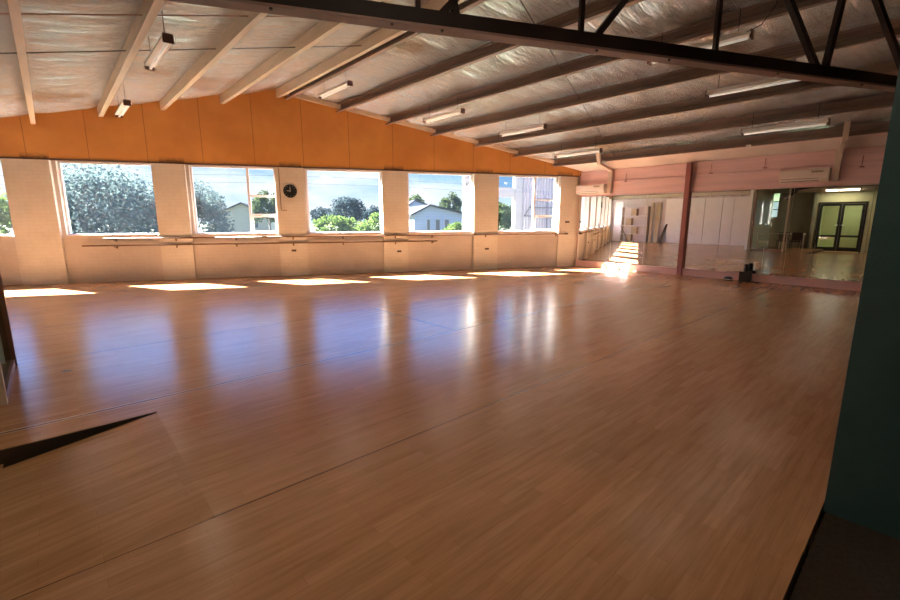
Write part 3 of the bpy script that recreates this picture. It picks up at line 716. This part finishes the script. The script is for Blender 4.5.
def tree(name, u, n, zc, radii, count, leaf, mat, seed, label, cat='tree', group=None, clumps=26):
    base = W(u, n, -0.9)
    t = thing(name, label, cat, base, GA, group)
    me, cl = foliage(None, radii, count, leaf, seed, clumps); me.materials.append(M[mat])
    o = bpy.data.objects.new('foliage', me); COL.objects.link(o); o.parent = t; o.location = (0, 0, zc+0.9)
    h = zc+0.9
    mm = MB(); r = 0.05*max(radii); mm.tube([(0,0,0), (0.05,0,h*0.5), (0,0,h)], [r, r*0.8, r*0.5], 8)
    for c in cl[:9]: mm.tube([(0,0,h*0.55), tuple(Vector((0,0,h))*0.75+c*0.4), tuple(Vector((0,0,h))+c)], [r*0.5, r*0.3, r*0.1], 5)
    mm.build('trunk', M['bark'], t)
G2 = 'trees outside the windows'
tree('tree', -8.9, 24, 1.5, (2.6,2.4,2.35), 16000, 0.085, 'leaf_blue', 1, 'big blue-green tree filling the second window from the left', group=G2, clumps=60)
tree('tree', -5.9, 25, 1.2, (1.9,1.8,2.3), 11000, 0.08, 'leaf_blue', 2, 'dark blue-green tree at the left of the window with a mullion', group=G2, clumps=44)
tree('tree', -12.2, 20.5, 1.2, (1.9,1.6,1.6), 3500, 0.12, 'leaf_light', 3, 'light green tree seen through the leftmost window', group=G2)
tree('tree', -10.2, 21.5, 0.9, (1.0,1.0,1.3), 2500, 0.10, 'leaf_mid', 31, 'olive shrub at the lower left of the second window', group=G2)
tree('tree', -4.1, 46, 2.5, (1.6,1.4,1.7), 3000, 0.15, 'leaf_mid', 4, 'olive green tree behind the small casement panes', group=G2)
tree('tree', 4.1, 60, 2.5, (2.5,2.2,1.9), 3500, 0.17, 'leaf_dark', 5, 'dark bluish pine crown in the middle window', group=G2)
tree('tree', 1.2, 62, 1.9, (1.6,1.5,1.2), 1800, 0.17, 'leaf_dark', 6, 'small dark bluish tree left of the pine in the middle window', group=G2)
tree('tree', 7.5, 58, 1.9, (1.5,1.4,1.2), 1800, 0.17, 'leaf_dark', 7, 'small dark tree right of the pine in the middle window', group=G2)
tree('bush', 1.1, 30, 0.9, (1.15,0.9,0.95), 2600, 0.10, 'leaf_light', 8, 'bright green bush at the left of the middle window', 'bush', 'bushes outside')
tree('bush', 2.4, 31, 0.8, (1.0,0.9,0.85), 2200, 0.10, 'leaf_light', 9, 'bright green bush in the centre of the middle window', 'bush', 'bushes outside')
tree('bush', 3.7, 30, 0.95, (1.1,0.9,1.0), 2400, 0.10, 'leaf_light', 10, 'bright green bush at the right of the middle window', 'bush', 'bushes outside')
tree('tree', 13.2, 60, 3.0, (2.2,2.0,1.6), 2500, 0.17, 'leaf_mid', 11, 'distant olive tree behind the blue house roofs', group=G2)
tree('tree', 14.35, 46.5, 2.5, (1.35,1.2,1.9), 3200, 0.13, 'leaf_mid', 12, 'green tree standing to the right of the blue house', group=G2)
tree('bush', 8.8, 28, 0.75, (0.85,0.6,0.65), 2000, 0.09, 'leaf_light', 13, 'yellow-green bush in front of the blue house', 'bush', 'bushes outside')
tree('tree', 10.9, 25.5, 1.5, (1.3,0.9,1.2), 3200, 0.10, 'leaf_mid', 14, 'leafy tree seen under the porch in the corner window', group=G2)

def house(name, u0, u1, n0, depth, zE, uP_, zP, wall, label, windows=()):
    t = thing(name, label, 'house', W(0, 0, -0.9), GA)
    m = MB(); poly = [(u0,n0,0), (u1,n0,0), (u1,n0,zE+0.9), (uP_,n0,zP+0.9), (u0,n0,zE+0.9)]
    m.prism(poly, (0,0,0), (0,depth,0)); m.build('walls', wall, t)
    m = MB(); o = 0.3
    sl = (zP-zE)/(uP_-u0); sr = (zP-zE)/(u1-uP_)
    for a, b, za, zb2 in ((u0-o, uP_, zE+0.9-o*sl, zP+0.9), (uP_, u1+o, zP+0.9, zE+0.9-o*sr)):
        m.prism([(a,n0-0.3,za), (b,n0-0.3,zb2), (b,n0-0.3,zb2+0.12), (a,n0-0.3,za+0.12)], (0,0,0), (0,depth+0.6,0))
    m.build('roof', M['roof'], t)
    for a, b, z0, z1 in windows:
        m = MB(); m.box(a, b, n0-0.05, n0+0.02, z0+0.9, z1+0.9); w = m.build('window', M['ext_white'], t)
        m = MB(); m.box(a+0.07, b-0.07, n0-0.06, n0-0.05, z0+0.97, z1+0.83); m.build('pane', M['pipe_dark'], w)
house('blue_house', 7.7, 11.9, 35, 9, 1.92, 9.0, 2.58, M['board_house'], 'blue-grey weatherboard house with a low gable and three windows', ((8.7,9.05,0.3,1.55), (9.42,9.88,0.5,1.55), (10.18,10.66,0.5,1.55)))
house('rear_house', 8.7, 13.6, 46, 9, 2.3, 10.2, 3.4, M['board_house'], 'blue-grey house behind, its higher roof rising left of the gable')
house('cream_house', -9.6, -4.6, 50, 9, 1.9, -7.0, 3.1, M['cream_house'], 'cream weatherboard house partly hidden behind the blue-green tree', ((-6.2,-5.5,0.6,1.6),))

# neighbour building next to the corner window
t = thing('neighbour_building', 'white corrugated neighbouring building close outside the corner window', 'building', W(0,0,-0.9), GA)
m = MB(); m.box(8.30, 14.0, 17.0, 17.2, 0, 6.0)
k = 8.35
while k < 13.9: m.box(k, k+0.055, 16.965, 17.0, 0, 6.0); k += 0.13
m.build('corrugated_wall', M['corr'], t)
m = MB(); m.box(7.98, 8.30, 16.9, 17.2, 0, 6.0); m.build('corner_column', M['ext_white'], t)
m = MB(); m.box(6.9, 7.98, 16.95, 17.15, 3.28, 3.68); m.build('fascia', M['ext_white'], t)
m = MB(); m.box(7.05,7.2,16.98,17.1,0,3.28); m.build('porch_post', M['ext_white'], t)
m = MB(); m.box(6.9, 7.98, 17.0, 17.03, 3.68, 5.0); m.build('porch_glass', glass_mat('porch_glass', tint=(0.6,0.75,0.85), haze=0.0), t)
t = thing('white_post', 'tall white post outside the fifth window', 'post', W(5.95, 17, -0.9), GA)
m = MB(); m.box(-0.2, 0.28, -0.1, 0.1, 0, 6.0); m.build('post', M['ext_white'], t)
m = MB(); m.tube([(-0.1,-0.1,3.75), (-0.05,-0.28,3.9), (0.1,-0.3,4.05)], 0.03, 8); m.build('bracket', M['pipe_dark'], t)
t = thing('handrail', 'dark pipe handrail frame in front of the corrugated wall', 'handrail', W(0, 16.8, -0.9), GA)
m = MB()
m.tube([(8.36,0,2.54), (8.8,0,3.2), (9.40,0,3.2), (9.42,0,1.6)], 0.02, 8)
m.build('frame', M['pipe_dark'], t)
for z, a in ((2.88,8.58), (2.54,8.36)):
    m = MB(); m.tube([(a,0,z), (9.85,0,z)], 0.018, 8); m.build('crossbar', M['pipe_dark'], t)
m = MB(); m.tube([(9.85,0,0), (9.85,0,2.9)], 0.02, 8); m.build('post', M['pipe_dark'], t)
for z, lab in ((3.6,'upper power line crossing the sky outside'), (3.2,'lower power line crossing the sky outside')):
    m = MB(); m.tube([W(u, 27, z - 0.004*(u+1)**2*0.5+0.3) for u in range(-16, 20, 3)], 0.007, 5)
    tag(m.build('power_line', M['pipe_dark']), lab, 'wire', 'power lines outside')

# ------------------------------------------------------------------ light
def mr_c(nt, sp):
    q = N(nt, 'ShaderNodeMapRange'); nt.links.new(sp.outputs[2], q.inputs['Value'])
    for k_, v_ in (('From Min',0.12), ('From Max',0.22), ('To Min',0.0), ('To Max',1.0)): q.inputs[k_].default_value = v_
    return q.outputs[0]
w = bpy.data.worlds.new('sky'); S.world = w; w.use_nodes = True; nt = w.node_tree
bg = nt.nodes['Background']; tc = N(nt, 'ShaderNodeTexCoord'); sp = N(nt, 'ShaderNodeSeparateXYZ'); nt.links.new(tc.outputs['Generated'], sp.inputs[0])
base = ramp(nt, sp.outputs[2], [(0.0, (0.70,0.82,0.92)), (0.09, (0.45,0.68,0.95)), (0.17, (0.20,0.42,1.0)), (0.5, (0.16,0.36,1.0)), (1.0, (0.12,0.3,0.9))])
mp = N(nt, 'ShaderNodeMapping'); mp.inputs['Scale'].default_value = (1.6, 1.6, 7.5); nt.links.new(tc.outputs['Generated'], mp.inputs[0])
cn = N(nt, 'ShaderNodeTexNoise', Scale=2.4, Detail=7.0, Roughness=0.58); nt.links.new(mp.outputs[0], cn.inputs['Vector'])
cf = math_n(nt, 'MULTIPLY', ramp(nt, cn.outputs['Fac'], [(0.40, (0,0,0)), (0.60, (1,1,1))]), math_n(nt, 'SUBTRACT', 1.0, math_n(nt, 'MULTIPLY', mr_c(nt, sp), 0.75)))
skyc = mixc(nt, cf, base, (0.95,0.97,1.0))
nt.links.new(skyc, bg.inputs[0])
mr = N(nt, 'ShaderNodeMapRange'); nt.links.new(sp.outputs[2], mr.inputs['Value'])
for k_, v_ in (('From Min',0.10), ('From Max',0.28), ('To Min',1.05), ('To Max',3.0)): mr.inputs[k_].default_value = v_
nt.links.new(mr.outputs[0], bg.inputs[1])
sd = bpy.data.lights.new('sun', 'SUN'); so = bpy.data.objects.new('sun', sd); COL.objects.link(so)
d = W(0.90, -0.76, -1.0); so.rotation_euler = d.to_track_quat('-Z', 'Y').to_euler(); so.location = W(-20, 40, 30)
sd.energy = 150; sd.angle = math.radians(0.6); sd.color = (1.0,0.92,0.80)
def area(name, loc, sx, sy, e, col, down=True):
    l = bpy.data.lights.new(name, 'AREA'); l.shape = 'RECTANGLE'; l.size = sx; l.size_y = sy; l.energy = e; l.color = col
    o = bpy.data.objects.new(name, l); COL.objects.link(o); o.location = loc; return o
area('lobby_tube_glow', (-3.4,3.5,2.88), 0.1, 1.2, 18, (1.0,0.93,0.70))
area('corridor_tube_glow', (-5.2,3.2,2.53), 0.1, 1.2, 26, (1.0,0.93,0.65))
area('overhead_fill', (1.34,1.2,3.60), 0.1, 1.2, 18, (1.0,0.80,0.60))  # added foreground fill, paired with the added tube above the camera

for p, lab in LT: area('tube_fill', (p[0], p[1], zf(p[0])-0.46), 0.12, 1.2, 2.2, (1.0,0.80,0.62))  # fill lamps added below the hall tubes, which are switched off
# ------------------------------------------------------------------ camera
cd = bpy.data.cameras.new('camera'); co = bpy.data.objects.new('camera', cd); COL.objects.link(co)
cd.sensor_width = 36; cd.lens = 438.1*36/900; cd.clip_start = 0.05; cd.clip_end = 600
co.location = (0, 0, 1.5); p_, y_ = math.radians(10.42), math.radians(47.99)
fwd = Vector((math.cos(y_)*math.cos(p_), math.sin(y_)*math.cos(p_), -math.sin(p_)))
co.rotation_euler = fwd.to_track_quat('-Z', 'Y').to_euler()
S.camera = co
S.view_settings.view_transform = 'Standard'; S.view_settings.look = 'None'
S.view_settings.exposure = 0.30; S.view_settings.gamma = 1.0; S.view_settings.use_curve_mapping = False
S.cycles.max_bounces = 12; S.cycles.diffuse_bounces = 6; S.cycles.glossy_bounces = 6; S.cycles.transparent_max_bounces = 12
S.cycles.sample_clamp_indirect = 25.0
S.cycles.use_denoising = True
